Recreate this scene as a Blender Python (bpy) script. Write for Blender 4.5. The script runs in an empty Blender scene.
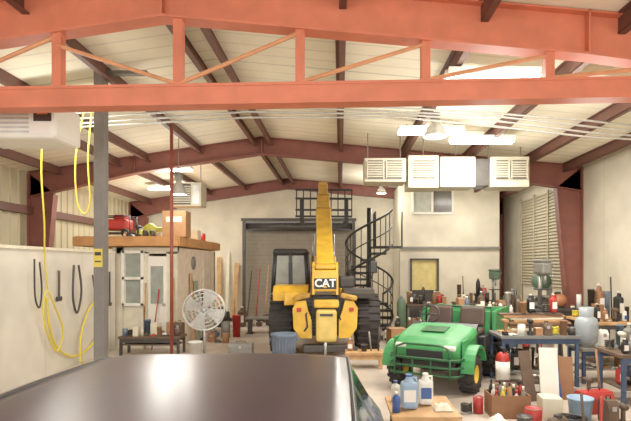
import bpy, bmesh, math, random
from mathutils import Matrix, Vector, Euler
random.seed(11)
C=bpy.context.scene.collection
sc=bpy.context.scene
# ---------------------------------------------------------------- materials
def lin(c):
    return tuple((x/255/12.92 if x/255<=.04045 else ((x/255+.055)/1.055)**2.4) for x in c)+(1,)
MC={}
def M(name,col,rough=.55,metal=0,var=.12,scale=6,emit=0,bump=.0,coat=0,trans=0,cr=.05):
    if name in MC: return MC[name]
    m=bpy.data.materials.new(name); m.use_nodes=True
    nt=m.node_tree; b=nt.nodes['Principled BSDF']
    c=lin(col)
    tc=nt.nodes.new('ShaderNodeTexCoord'); nz=nt.nodes.new('ShaderNodeTexNoise')
    nz.inputs['Scale'].default_value=scale; nz.inputs['Detail'].default_value=5
    nt.links.new(tc.outputs['Object'],nz.inputs['Vector'])
    r=nt.nodes.new('ShaderNodeValToRGB')
    r.color_ramp.elements[0].position=.3; r.color_ramp.elements[1].position=.7
    r.color_ramp.elements[0].color=tuple(x*(1-var) for x in c[:3])+(1,)
    r.color_ramp.elements[1].color=tuple(min(1,x*(1+var)) for x in c[:3])+(1,)
    nt.links.new(nz.outputs['Fac'],r.inputs['Fac'])
    nt.links.new(r.outputs['Color'],b.inputs['Base Color'])
    b.inputs['Roughness'].default_value=rough; b.inputs['Metallic'].default_value=metal
    if coat: b.inputs['Coat Weight'].default_value=coat; b.inputs['Coat Roughness'].default_value=cr
    if trans: b.inputs['Transmission Weight'].default_value=trans
    if emit:
        b.inputs['Emission Color'].default_value=c; b.inputs['Emission Strength'].default_value=emit
    if bump:
        bp=nt.nodes.new('ShaderNodeBump'); bp.inputs['Strength'].default_value=bump; bp.inputs['Distance'].default_value=.02
        nt.links.new(nz.outputs['Fac'],bp.inputs['Height']); nt.links.new(bp.outputs['Normal'],b.inputs['Normal'])
    MC[name]=m; return m
def seams(m,axis,pitch,dark=.8,width=.03):
    nt=m.node_tree; b=nt.nodes['Principled BSDF']
    src=b.inputs['Base Color'].links[0].from_socket
    tc=nt.nodes.new('ShaderNodeTexCoord'); sp=nt.nodes.new('ShaderNodeSeparateXYZ')
    nt.links.new(tc.outputs['Object'],sp.inputs[0])
    a=nt.nodes.new('ShaderNodeMath'); a.operation='DIVIDE'; a.inputs[1].default_value=pitch
    nt.links.new(sp.outputs[axis],a.inputs[0])
    f=nt.nodes.new('ShaderNodeMath'); f.operation='FRACT'; nt.links.new(a.outputs[0],f.inputs[0])
    l=nt.nodes.new('ShaderNodeMath'); l.operation='LESS_THAN'; l.inputs[1].default_value=width
    nt.links.new(f.outputs[0],l.inputs[0])
    mx=nt.nodes.new('ShaderNodeMixRGB'); mx.blend_type='MULTIPLY'; mx.inputs[2].default_value=(dark,dark,dark,1)
    nt.links.new(l.outputs[0],mx.inputs[0]); nt.links.new(src,mx.inputs[1])
    nt.links.new(mx.outputs[0],b.inputs['Base Color'])
    return m
floorM=M('concrete',(184,170,156),.45,0,.28,1.1,bump=.1)
wallM=M('wall_panel',(210,201,178),.7,0,.12,1.6)
wall2M=seams(M('side_wall_panel',(208,199,178),.7,0,.1,1.6),'Y',1.22,.85,.02)
partM=seams(M('partition_panel',(212,205,190),.6,0,.12,1.4),'Y',1.22,.8,.015)
sideM=seams(M('siding',(190,178,144),.5,0,.08,2),'Y',.3,.72,.08)
ceilM=seams(seams(M('roof_insulation',(242,234,210),.8,0,.07,1.2),'Y',.31,.84,.12),'Y',1.24,.8,.03)
whiteM=M('white_paint',(230,226,214),.5,0,.04)
creamM=M('cream_paint',(216,208,184),.5,0,.08)
unitM=M('aged_cream_enamel',(188,180,158),.5,0,.1)
pinkM=M('unfinished_drywall',(216,198,176),.8,0,.1)
redM=M('red_oxide_steel',(128,74,62),.6,0,.14,4)
orangeM=M('orange_primer_steel',(208,114,82),.55,0,.12,4)
purM=M('brown_purlin',(100,62,50),.6,0,.12)
pipeM=M('red_brown_pipe',(138,60,48),.5,0,.12)
yelM=M('machine_yellow',(216,168,44),.45,0,.2,4,coat=.2)
dyelM=M('soiled_yellow',(172,128,44),.6,0,.3,6)
blackM=M('black_paint',(28,27,27),.45,0,.1)
rubM=M('tire_rubber',(46,42,40),.85,0,.25,12,bump=.3)
glassM=M('dark_glass',(26,30,32),.12,0,.02,coat=.4)
cabgM=M('cab_glass',(122,122,104),.2,0,.25,3)
cwinM=M('window_glass',(146,152,142),.15,0,.15)
greenM=M('green_paint',(52,138,74),.5,0,.14,5,coat=.1,cr=.3)
dgrM=M('guard_green',(26,84,46),.45,0,.14,5)
seatM=M('yellow_vinyl',(226,190,60),.5,0,.06)
dseatM=M('dark_vinyl',(70,54,44),.6,0,.15)
carM=M('car_paint',(50,38,58),.35,.1,.14,2.2,coat=.5,cr=.22)
steelM=M('steel',(170,170,166),.35,.7,.1)
greyM=M('grey_paint',(126,124,116),.5,.2,.12)
postM=M('post_grey',(116,112,106),.5,.1,.12)
dgreyM=M('dark_grey_metal',(68,64,60),.5,.3,.2)
galvM=M('galvanised',(200,200,194),.4,.5,.12,9)
woodM=M('raw_wood',(186,144,96),.7,0,.25,5)
deckM=M('deck_timber',(184,130,76),.7,0,.2,4)
cardM=M('cardboard',(158,116,78),.85,0,.12)
dcardM=M('dark_cardboard',(140,100,70),.85,0,.12)
hoseM=M('yellow_hose',(214,194,60),.5,0,.05)
rdM=M('red_paint',(170,42,36),.45,0,.12)
blueM=M('blue_plastic',(48,84,148),.45,0,.1)
pblueM=M('pale_blue_plastic',(140,168,194),.45,0,.1)
bluegM=M('blue_grey_plastic',(92,106,124),.5,0,.12)
tealM=M('steel_bench_blue',(58,76,102),.6,.1,.25)
binM=M('white_plastic',(222,220,210),.45,0,.05)
ylwM=M('yellow_plastic',(220,198,74),.5,0,.05)
limeM=M('yellow_green_paint',(196,200,80),.5,0,.1)
tubeM=M('lamp_tube',(255,250,235),.3,0,0,emit=14)
hidM=M('lamp_bulb',(255,246,220),.3,0,0,emit=14)
roomM=M('interior_yellow',(218,198,126),.8,0,.1)
rollM=seams(M('rollup_slats',(128,118,102),.6,0,.1),'Z',.14,.8,.12)
tanM=M('tan_slats',(172,162,136),.6,0,.1)
dirtM=M('brown_clutter',(90,70,54),.7,0,.3)
mgM=M('machine_green',(84,108,86),.5)
# ---------------------------------------------------------------- builder
class B:
    def __init__(s): s.bm=bmesh.new(); s.m=[]
    def mi(s,m):
        if m not in s.m: s.m.append(m)
        return s.m.index(m)
    def add(s,vs,fs,m,mat=None,smooth=False):
        i=s.mi(m); nv=[]
        for v in vs:
            v=Vector(v)
            if mat is not None: v=mat@v
            nv.append(s.bm.verts.new(v))
        for f in fs:
            try: fc=s.bm.faces.new([nv[k] for k in f])
            except ValueError: continue
            fc.material_index=i; fc.smooth=smooth
        return s
    def box(s,c,d,m,rot=None,bev=0):
        t=bmesh.new(); bmesh.ops.create_cube(t,size=1)
        for v in t.verts: v.co=Vector((v.co.x*d[0],v.co.y*d[1],v.co.z*d[2]))
        if bev: bmesh.ops.bevel(t,geom=list(t.edges),offset=min(bev,min(d)*.45),segments=2,affect='EDGES',profile=.5)
        mt=Matrix.Translation(c)
        if rot: mt=mt@Euler([math.radians(a) for a in rot]).to_matrix().to_4x4()
        t.verts.index_update()
        s.add([v.co.copy() for v in t.verts],[[v.index for v in f.verts] for f in t.faces],m,mt)
        t.free(); return s
    def cyl(s,p,q,r,m,r2=None,n=14,smooth=True,cap=True):
        p=Vector(p);q=Vector(q); r2=r if r2 is None else r2
        d=(q-p); z=d.normalized(); a=Vector((0,0,1)) if abs(z.z)<.9 else Vector((1,0,0))
        x=z.cross(a).normalized(); y=z.cross(x)
        vs=[];fs=[]
        for k in range(n):
            t=2*math.pi*k/n; o=x*math.cos(t)+y*math.sin(t); vs+= [p+o*r,q+o*r2]
        for k in range(n):
            a0=2*k; b0=2*((k+1)%n); fs.append((a0,b0,b0+1,a0+1))
        s.add(vs,fs,m,None,smooth)
        if cap:
            s.add(vs[0::2],[list(range(n))],m); s.add(vs[1::2],[list(range(n))[::-1]],m)
        return s
    def pipe(s,pts,r,m,n=8,closed=False):
        pts=[Vector(p) for p in pts]; L=len(pts); vs=[];fs=[]
        up=None
        for i,p in enumerate(pts):
            if closed: t=pts[(i+1)%L]-pts[i-1]
            else: t=pts[min(i+1,L-1)]-pts[max(i-1,0)]
            t=t.normalized() if t.length>1e-6 else Vector((0,0,1))
            if up is None:
                a=Vector((0,0,1)) if abs(t.z)<.9 else Vector((1,0,0)); up=t.cross(a).normalized()
            up=(up-t*up.dot(t)); up=up.normalized() if up.length>1e-6 else t.orthogonal().normalized()
            w=t.cross(up)
            for k in range(n):
                an=2*math.pi*k/n; vs.append(p+up*math.cos(an)*r+w*math.sin(an)*r)
        for i in range(L if closed else L-1):
            j=(i+1)%L
            for k in range(n):
                k2=(k+1)%n; fs.append((i*n+k,i*n+k2,j*n+k2,j*n+k))
        if not closed:
            fs.append(list(range(n))[::-1]); fs.append([(L-1)*n+k for k in range(n)])
        s.add(vs,fs,m,None,True); return s
    def lathe(s,prof,m,c=(0,0,0),n=20,axis='Z',smooth=True):
        vs=[];fs=[];L=len(prof)
        for k in range(n):
            a=2*math.pi*k/n
            for (r,h) in prof:
                if axis=='Z': v=(r*math.cos(a),r*math.sin(a),h)
                elif axis=='X': v=(h,r*math.cos(a),r*math.sin(a))
                else: v=(r*math.cos(a),h,r*math.sin(a))
                vs.append(Vector(v)+Vector(c))
        for k in range(n):
            k2=(k+1)%n
            for i in range(L-1): fs.append((k*L+i,k2*L+i,k2*L+i+1,k*L+i+1))
        s.add(vs,fs,m,None,smooth); return s
    def prism(s,poly,a,b,m,axis='Y'):
        n=len(poly)
        def V(p,t): return (p[0],t,p[1]) if axis=='Y' else ((t,p[0],p[1]) if axis=='X' else (p[0],p[1],t))
        vs=[V(p,a) for p in poly]+[V(p,b) for p in poly]
        fs=[list(range(n)),[n+k for k in range(n)][::-1]]+[(k,(k+1)%n,n+(k+1)%n,n+k) for k in range(n)]
        s.add(vs,fs,m); return s
    def done(s,name,parent=None,loc=(0,0,0),rz=0,label=None,cat=None,group=None,kind=None):
        bmesh.ops.remove_doubles(s.bm,verts=s.bm.verts,dist=1e-5)
        bmesh.ops.recalc_face_normals(s.bm,faces=s.bm.faces)
        me=bpy.data.meshes.new(name); s.bm.to_mesh(me); s.bm.free()
        for m in s.m: me.materials.append(m)
        o=bpy.data.objects.new(name,me); C.objects.link(o)
        o.location=loc; o.rotation_euler=(0,0,math.radians(rz))
        if parent: o.parent=parent
        tag(o,label,cat,group,kind); return o
def tag(o,label=None,cat=None,group=None,kind=None):
    if label:o['label']=label
    if cat:o['category']=cat
    if group:o['group']=group
    if kind:o['kind']=kind
def root(name,label,cat,loc=(0,0,0),rz=0,group=None):
    o=bpy.data.objects.new(name,None); C.objects.link(o); o.empty_display_size=.1
    o.location=loc; o.rotation_euler=(0,0,math.radians(rz)); tag(o,label,cat,group); return o
def text(s,name,size,mat,parent,loc,rot=(90,0,0),ext=.004,bold=.0):
    cu=bpy.data.curves.new(name,'FONT'); cu.body=s; cu.size=size; cu.extrude=ext; cu.offset=bold
    cu.align_x='CENTER'; cu.align_y='CENTER'
    t=bpy.data.objects.new(name+'_tmp',cu); C.objects.link(t)
    bpy.context.view_layer.update()
    me=bpy.data.meshes.new_from_object(t.evaluated_get(bpy.context.evaluated_depsgraph_get()))
    bpy.data.objects.remove(t)
    me.materials.clear(); me.materials.append(mat)
    o=bpy.data.objects.new(name,me); C.objects.link(o); o.parent=parent; o.location=loc
    o.rotation_euler=[math.radians(a) for a in rot]; return o
# ---------------------------------------------------------------- setting
XL,XR,XP=-7.5,5.8,-1.87; ZP=4.97; Y0,Y1=-1.5,18
def roofz(x): return ZP-(.15*(XP-x) if x<XP else .09*(x-XP))
b=B(); b.box((0,3.5,-.06),(24,31,.12),floorM); b.done('floor',kind='structure',label='stained grey concrete shop floor')
b=B()
for a,c in ((XL-.3,XP),(XP,XR+.3)):
    b.prism([(a,roofz(a)),(c,roofz(c)),(c,roofz(c)+.1),(a,roofz(a)+.1)],Y0,Y1+.4,ceilM)
b.done('ceiling',kind='structure',label='cream insulated sloped metal roof')
def ribbed(x,sgn,z0,z1,m):
    b=B(); y=Y0; pts=[]
    while y<Y1: pts+=[(x,y),(x,y+.22),(x+sgn*.03,y+.24),(x+sgn*.03,y+.28)]; y+=.3
    pts.append((x,Y1))
    vs=[];fs=[]
    for p in pts: vs+=[(p[0],p[1],z0),(p[0],p[1],z1)]
    for i in range(len(pts)-1): fs.append((2*i,2*i+2,2*i+3,2*i+1))
    b.add(vs,fs,m); return b
ribbed(XL,1,0,roofz(XL),sideM).done('wall_left',kind='structure',label='tan corrugated metal side wall')
b=B(); b.box((XR+.05,(Y0+Y1)/2,2.13),(.1,Y1-Y0,4.26),wall2M)
b.done('wall_right',kind='structure',label='off-white panelled side wall')
b=B(); ox0,ox1,oz=-3.5,.54,3.5
b.prism([(XL,0),(ox0,0),(ox0,oz),(ox0,roofz(ox0)),(XL,roofz(XL))],Y1,Y1+.15,wallM)
b.prism([(ox1,0),(XR,0),(XR,roofz(XR)),(ox1,roofz(ox1))],Y1,Y1+.15,wallM)
b.prism([(ox0,oz),(ox1,oz),(ox1,roofz(ox1)),(XP,ZP),(ox0,roofz(ox0))],Y1,Y1+.15,wallM)
b.done('wall_back',kind='structure',label='beige end wall with a wide opening')
d=root('door_1','grey-brown slatted roll-up door in a grey frame','door',(0,0,0)); d['kind']='structure'
B().box(((ox0+ox1)/2,Y1+.5,oz/2+.1),(ox1-ox0+.4,.06,oz+.3),rollM).done('door_panel',d)
for i,x in enumerate((ox0+.05,ox1-.05)): B().box((x,Y1-.03,oz/2),(.1,.1,oz),dgreyM).done('door_jamb',d)
B().box(((ox0+ox1)/2,Y1-.03,oz+.03),(ox1-ox0+.1,.1,.1),dgreyM).done('door_head',d)
B().cyl((ox0+.1,Y1+.22,oz-.2),(ox1-.1,Y1+.22,oz-.2),.17,dgreyM).done('door_roller',d)
b=B(); b.box((-5.1,7,1.08),(.12,8.4,2.16),partM); b.box((-5.1,7,2.18),(.16,8.4,.05),creamM)
b.done('wall_partition',kind='structure',label='low white partition wall beside the shop')
yo=11.4; xs_=-3.7
b=B()
b.box((-5.02,yo+.05,1.15),(.16,.1,2.3),creamM); b.box((-4.4,yo+.05,2.23),(1.4,.1,.14),creamM); b.box((-4.7,yo+.05,.5),(.5,.1,1.0),creamM)
b.box((-4.42,yo+.05,1.1),(.12,.1,2.2),creamM); b.box((-3.83,yo+.05,1.1),(.26,.1,2.2),creamM)
b.box((xs_-.05,yo+1.7,1.15),(.1,3.4,2.3),pinkM); b.box((-5.15,yo+1.7,1.15),(.1,3.4,2.3),creamM); b.box((-4.4,yo+3.35,1.15),(1.4,.1,2.3),creamM)
b.done('wall_office',kind='structure',label='cream plywood office walls below storage loft')
w=root('window_1','white framed office window','window'); w['kind']='structure'
for x in (-4.93,-4.49): B().box((x,yo-.02,1.6),(.07,.08,1.25),whiteM).done('window_jamb',w)
for z in (1.0,1.6,2.2): B().box((-4.7,yo-.02,z),(.5,.08,.06),whiteM).done('window_rail',w)
B().box((-4.7,yo+.03,1.6),(.42,.02,1.2),cwinM).done('window_pane',w)
w=root('door_2','white half-glazed office door','door'); w['kind']='structure'
B().box((-4.16,yo+.0,1.05),(.42,.05,2.1),whiteM,bev=.01).done('door_leaf',w)
B().box((-4.16,yo-.035,1.45),(.28,.02,.85),cwinM).done('window_pane',w)
B().cyl((-4.0,yo-.03,1.0),(-4.0,yo-.1,1.0),.03,steelM).done('door_knob',w)
w=root('door_4','pale doorway in bare drywall office side','door'); w['kind']='structure'
B().box((xs_+.01,13.9,1.0),(.03,.8,2.0),M('door_beige',(206,188,164),.6)).done('door_leaf',w)
for y in (13.46,14.34): B().box((xs_+.02,y,1.02),(.05,.05,2.05),creamM).done('door_jamb',w)
lx0,lx1,ly0,ly1=-5.95,-3.6,11.15,14.9
b=B(); b.box(((lx0+lx1)/2,(ly0+ly1)/2,2.36),(lx1-lx0-.02,ly1-ly0-.02,.08),deckM)
nb=12
for i in range(nb): b.box((lx0+(lx1-lx0)*(i+.5)/nb,(ly0+ly1)/2,2.52),((lx1-lx0)/nb-.01,ly1-ly0-.1,.05),deckM)
b.box(((lx0+lx1)/2,ly0,2.43),(lx1-lx0,.06,.2),deckM); b.box((lx1,(ly0+ly1)/2,2.43),(.06,ly1-ly0,.2),deckM)
b.done('storage_loft',label='timber storage loft deck on top of office',cat='loft')
mx0,mx1,my=1.92,5.1,16.0
b=B()
b.prism([(mx0,2.45),(mx1,2.45),(mx1,roofz(mx1)-.01),(mx0,roofz(mx0)-.01)],my,my+.12,wallM)
b.box(((mx0+2.25)/2,my+.06,1.22),(2.25-mx0,.12,2.45),wallM)
b.box(((3.15+mx1)/2,my+.06,1.22),(mx1-3.15,.12,2.45),wallM)
b.box((2.7,my+.06,2.27),(.9,.12,.36),wallM)
b.box((mx0+.06,my+1,2.25),(.12,1.9,4.5),wallM); b.box((mx1-.06,my+1,2.15),(.12,1.9,4.3),wallM)
b.done('wall_mezzanine',kind='structure',label='two-storey off-white block built in the shop corner')
B().box(((mx0+mx1)/2,my-.05,2.45),(mx1-mx0,.1,.07),greyM).done('trim_1',kind='structure')
w=root('window_2','upper storey sliding window','window'); w['kind']='structure'
for x in (2.32,2.95,3.6): B().box((x,my-.02,3.95),(.06,.06,.8),whiteM).done('window_jamb',w)
for z in (3.55,4.36): B().box((2.96,my-.02,z),(1.34,.06,.06),whiteM).done('window_rail',w)
B().box((2.63,my-.005,3.95),(.6,.02,.76),M('bright_pane',(176,178,166),.2)).done('window_pane',w)
B().box((3.27,my-.005,3.95),(.6,.02,.76),M('shade_pane',(98,94,88),.2)).done('window_pane',w)
w=root('door_3','dark framed doorway with yellow interior panel','door'); w['kind']='structure'
for x in (2.27,3.13): B().box((x,my-.01,1.05),(.06,.1,2.1),dgreyM).done('door_jamb',w)
B().box((2.7,my-.01,2.08),(.92,.1,.06),dgreyM).done('door_head',w)
B().box((2.7,my+.06,.55),(.82,.04,1.1),dgreyM).done('door_panel',w)
B().box((2.7,my+.05,1.58),(.82,.04,.96),roomM).done('interior_panel',w)  # flat yellow panel put in for the interior behind the doorway
# ---------------------------------------------------------------- steel frames
def frame(y,m,lab,haunch=.6,cols=True,web=.43):
    r=root('portal_frame',lab,'steel frame',(0,y,0),group='portal frames')
    for (xa,xb,xh) in ((XP,XR-.02,XR-3.2),(XP,XL+.05,XL+2.6)):
        b=B()
        zb=lambda x,dp: roofz(x)-dp
        outer=[(xa,roofz(xa)-.01),(xb,roofz(xb)-.01)]
        low=[(xb,zb(xb,haunch)),(xh,zb(xh,web)),(xa,zb(xa,web))]
        b.prism(outer+low,-.01,.01,m)
        for i in range(2):
            p,q=low[i],low[i+1]; 
            b.prism([p,q,(q[0],q[1]-.025),(p[0],p[1]-.025)],-.1,.1,m)
        p,q=outer; b.prism([p,q,(q[0],q[1]-.02),(p[0],p[1]-.02)],-.1,.1,m)
        b.box(((xh),0,zb(xh,web/2)),(.02,.2,web),m)
        b.done('rafter',r)
    B().box((XP,0,roofz(XP)-web/2),(.03,.2,web),m).done('splice_plate',r)
    if cols:
        for sx,xw in ((1,XR-.02),(-1,XL+.06)):
            b=B(); zt=roofz(xw)-.05
            b.prism([(xw,0),(xw,zt),(xw-sx*.62,zt-haunch+.1),(xw-sx*.3,0)],-.01,.01,m)
            b.prism([(xw-sx*.62,zt-haunch+.1),(xw-sx*.3,0),(xw-sx*.27,0),(xw-sx*.59,zt-haunch+.1)],-.1,.1,m)
            b.box((xw,0,zt/2),(.03,.2,zt),m); b.box((xw-sx*.18,0,.01),(.45,.3,.02),m)
            b.done('column',r)
    return r
f1=frame(5.3,orangeM,'orange-primed steel portal frame with web truss below',web=.45)
frame(12.0,redM,'red-oxide steel portal frame with tapered columns',web=.4)
frame(17.75,redM,'red-oxide steel end frame against rear wall',web=.35)
zc=lambda x:3.70+.017*(x+.42)
xs=[-6.8,-5.52,-4.25,-2.97,-1.70,-.42,.90,2.20,3.48,4.75]
b=B(); a0,a1=-7.3,5.6
b.prism([(a0,zc(a0)-.11),(a1,zc(a1)-.11),(a1,zc(a1)-.08),(a0,zc(a0)-.08)],-.1,.1,orangeM)
b.prism([(a0,zc(a0)+.08),(a1,zc(a1)+.08),(a1,zc(a1)+.11),(a0,zc(a0)+.11)],-.1,.1,orangeM)
b.prism([(a0,zc(a0)-.09),(a1,zc(a1)-.09),(a1,zc(a1)+.09),(a0,zc(a0)+.09)],-.09,-.07,orangeM)
b.done('bottom_chord',f1)
for x in xs:
    B().box((x,-.02,(zc(x)+.1+roofz(x)-.47)/2),(.095,.1,roofz(x)-.57-zc(x)),orangeM).done('web_post',f1)
brM=M('pale_orange_angle',(212,146,100),.6)
for i in (1,2,3,4,5,6,7,8):
    if i==3: xa,xb=xs[3],xs[4]; p=(xa,-.05,roofz(xa)-.6); q=(xb,-.05,zc(xb)+.12)
    else: xa,xb=xs[i],xs[i+1]; p=(xa,-.05,zc(xa)+.12); q=(xb,-.05,roofz(xb)-.5)
    B().cyl(p,q,.022,brM,n=6,smooth=False).done('diagonal_brace',f1)
for x in (-6.7,-5.3,-4.6,-3.35,-2.06,-1.68,0,1.5,2.95,4.3,5.35):
    b=B(); z=roofz(x)
    b.box((0,8.2,-.1),(.02,19.2,.19),purM); b.box((.03,8.2,-.19),(.08,19.2,.015),purM); b.box((-.02,8.2,-.01),(.08,19.2,.015),purM)
    b.done('roof_purlin',loc=(x,0,z),label='brown steel roof purlin running along the roof',cat='beam',group='roof purlins')
B().box((XL+.1,8,3.2),(.12,19,.18),purM).done('wall_girt',label='brown steel girt on corrugated side wall',cat='beam')
# ---------------------------------------------------------------- pipes
for k in range(4):
    o=k*.055
    P=[(-6.5,4.22),(-4.9,4.28),(-1.5,4.49),(1,4.44),(2.5,4.32),(4,4.18),(5.65,4.04)]
    B().pipe([(x,8+o*.8,z-o-(.03*math.sin(x*1.3+k))) for x,z in P],.017,galvM,n=6).done('electrical_conduit',label='silver electrical conduit strung across under roof',cat='pipe',group='conduits across the roof')
B().box((0,0,2.35),(.15,.15,4.7),postM,bev=.01).box((0,0,.01),(.3,.3,.02),postM).box((.3,0,4.66),(.75,.1,.05),postM).done('support_post',loc=(-3.44,7.2,0),label='grey square steel post with top bracket',cat='post')
b=B(); b.box((0,0,0),(.12,.01,.26),ylwM); b.box((0,-.006,.06),(.09,.004,.05),blackM); b.box((0,-.006,-.05),(.09,.004,.02),blackM)
b.done('warning_sign',loc=(-3.44,7.11,2.0),label='small yellow warning sign on grey post',cat='sign')
B().cyl((0,0,0),(0,0,4.6),.032,pipeM).cyl((0,0,0),(0,0,.02),.1,pipeM).done('pipe_post',loc=(-3.2,9.5,0),label='thin red-brown pipe post reaching the roof',cat='post')
# ---------------------------------------------------------------- lights
def area(loc,e,sx=1.2,sy=.3):
    l=bpy.data.lights.new('lamp_light','AREA'); l.shape='RECTANGLE'; l.size=sx; l.size_y=sy; l.energy=e; l.color=(1,.95,.86)
    o=bpy.data.objects.new('lamp_light',l); C.objects.link(o); o.location=loc; return o
def plight(loc,e):
    l=bpy.data.lights.new('lamp_glow','POINT'); l.shadow_soft_size=.3; l.energy=e; l.color=(1,.95,.86); l.specular_factor=0
    o=bpy.data.objects.new('lamp_glow',l); C.objects.link(o); o.location=loc; return o
for (x,y,e) in ((2.0,6.6,75),(3.35,6.6,75),(1.7,9.4,55),(2.75,9.7,55),(-4.4,12.8,80),(-5.2,15.2,80),(-4.2,7.4,55),(4.0,14.2,60)):
    z=roofz(x)-.24
    r=root('fluorescent_light','white fluorescent tube fixture under the roof','light',(x,y,z),group='fluorescent lights')
    b=B(); b.box((0,0,.03),(1.25,.22,.05),whiteM); b.prism([(-.2,.06),(.2,.06),(.12,.0),(-.12,.0)],-.6,.6,whiteM,'X')
    for sx in (-.45,.45): b.cyl((sx,0,.05),(sx,0,.14),.008,greyM,n=6)
    b.done('housing',r)
    for dy in (-.06,.06): B().cyl((-.6,dy,-.03),(.6,dy,-.03),.02,tubeM,n=10).done('tube',r)
    a=area((0,0,-.08),e*.8); a.data.specular_factor=.3; a.parent=r
    a=plight((0,0,-.7),e*.6); a.parent=r
def pendant(x,y,z0,z1,rad,lab,e):
    r=root('pendant_lamp',lab,'light',(x,y,z0),group='high bay lamps')
    h=z1-z0
    B().lathe([(rad,0),(rad*.95,.04),(rad*.72,h*.35),(rad*.35,h*.55),(.06,h*.62),(0,h*.62)],galvM,n=24).done('lamp_shade',r)
    B().lathe([(.06,h*.6),(.09,h*.66),(.09,h*.95),(.02,h),(0,h)],greyM,n=16).cyl((0,0,h*.9),(0,0,roofz(x)-z0),.01,greyM,n=6).done('ballast',r)
    B().lathe([(0,.03),(.05,.06),(.05,.12),(.02,.18)],hidM,n=12).done('bulb',r)
    a=plight((0,0,-.1),e); a.parent=r
pendant(1.62,8.5,4.08,4.5,.2,'spun metal high bay lamp hanging by rod',40)
pendant(-3.55,11.0,3.45,3.95,.17,'small dome lamp hanging near loft',45)
pendant(1.3,15.7,4.15,4.5,.15,'added high bay lamp brightening the stair landing',90)  # fill lamp added for its light; no such fixture hangs here
# ---------------------------------------------------------------- heater
r=root('unit_heater','white hanging unit heater with louvred end','heater',(-3.75,6.0,3.34))
b=B(); b.box((0,0,.23),(1.0,.6,.44),whiteM,bev=.05); b.done('body',r)
for i in range(7): B().box((-.1,-.305,.08+i*.05),(.6,.02,.02),galvM).done('louvre',r)
B().box((.36,-.305,.28),(.2,.012,.16),M('dark_label',(60,46,40),.5)).done('label_plate',r); B().box((.36,-.314,.30),(.12,.006,.05),M('orange_label',(206,110,60),.5)).done('label_stripe',r)
for x in (-.4,.4): B().cyl((x,0,.45),(x,0,roofz(-3.75+x)-3.34),.01,greyM,n=6).done('hanger_rod',r)
# air handler
r=root('air_handler','aged cream suspended air handling unit with louvred grilles','air conditioner',(.5,10.5,3.5))
for xc_,yd,zc_,w_,h_,m_ in ((.45,.6,.4,.9,.5,unitM),(1.25,.66,.36,.66,.68,unitM),(1.98,.6,.36,.76,.64,unitM),(3.07,.6,.36,.84,.64,unitM)): B().box((xc_,.3,zc_),(w_-.02,yd,h_),m_,bev=.015).done('casing',r)
B().box((2.5,.3,.36),(.3,.5,.56),dgreyM).done('duct_collar',r)
for x0,w in ((.06,.36),(.46,.36),(1.0,.5),(2.74,.3),(3.08,.34)):
    b=B(); b.box((x0+w/2,-.035,.4),(w,.02,.38),dgreyM)
    for i in range(7): b.box((x0+w/2,-.052,.25+i*.05),(w*.94,.03,.022),unitM,rot=(35,0,0))
    b.box((x0+.01,-.05,.4),(.02,.03,.38),unitM); b.box((x0+w-.01,-.05,.4),(.02,.03,.38),unitM)
    b.done('grille',r)
for x0,w in ((1.66,.28),(2.0,.28)): B().box((x0+w/2,-.01,.36),(w,.02,.54),unitM,bev=.01).done('access_panel',r)
for x in (.1,.8,1.3,2.0,2.7,3.4): B().cyl((x,.3,.6),(x,.3,roofz(.5+x)-3.5),.012,greyM,n=6).done('hanger_rod',r)
r=root('hanging_air_conditioner','boxy cream air conditioner hung above the loft','air conditioner',(-3.75,12.4,3.32))
B().box((0,0,.3),(.75,.5,.58),unitM,bev=.02).done('body',r)
b=B(); b.box((-.12,-.25,.3),(.48,.02,.5),dgreyM)
for i in range(8): b.box((-.12,-.265,.1+i*.055),(.48,.02,.03),unitM)
b.done('grille',r); B().box((.25,-.255,.3),(.16,.02,.44),galvM).done('control_panel',r)
for x in (-.3,.3): B().cyl((x,0,.58),(x,0,roofz(-3.75+x)-3.32),.012,greyM,n=6).done('hanger_rod',r)
# ---------------------------------------------------------------- car
def lerp(a,b,t): return a+(b-a)*t
ST=[(0,.70,.68,.78,.55,.84,.86,.86),(.12,.80,.80,.92,.62,.965,.975,.985),(.5,.87,.84,.97,.66,1.0,1.02,1.03),
(1.1,.88,.85,.99,.62,1.385,1.405,1.41),(1.2,.88,.85,.99,.625,1.425,1.440,1.445),(1.9,.88,.85,.985,.625,1.432,1.446,1.452),
(2.5,.88,.85,.975,.62,1.42,1.438,1.446),(2.6,.88,.85,.975,.61,1.375,1.40,1.42),(3.25,.88,.85,.95,.70,.98,1.0,1.02),(3.9,.86,.83,.86,.64,.92,.94,.95),(4.5,.80,.76,.72,.55,.78,.80,.81),(4.7,.7,.66,.6,.5,.64,.66,.66)]
NY=150
rows=[]
for k in range(NY+1):
    y=4.7*k/NY
    for i in range(len(ST)-1):
        if ST[i][0]<=y<=ST[i+1][0]+1e-6: t=(y-ST[i][0])/(ST[i+1][0]-ST[i][0]); rows.append([y]+[lerp(ST[i][j],ST[i+1][j],t) for j in range(1,8)]); break
for _ in range(3):
    n=[r[:] for r in rows]
    for i in range(1,len(rows)-1):
        for j in range(1,8): n[i][j]=(rows[i-1][j]+2*rows[i][j]+rows[i+1][j])/4
    rows=n
def sec(rw):
    y,w0,wb,zb,wr,zre,z4,zt=rw
    half=[(w0*.97,.28),(w0,.5),(w0,.72*zb),(wb,zb-.02),(wb-.03,zb+.012),(lerp(wb,wr,.5),lerp(zb,zre,.55)),(wr+.015,zre-.03),(wr-.01,zre+.004),(wr*.88,z4-.004),(wr*.6,lerp(z4,zt,.5)),(wr*.3,zt-.002),(0,zt)]
    return [(x,y,z) for x,z in half]+[(-x,y,z) for x,z in half[-2::-1]]
S=[sec(r_) for r_ in rows]; NS=len(S[0])
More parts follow.
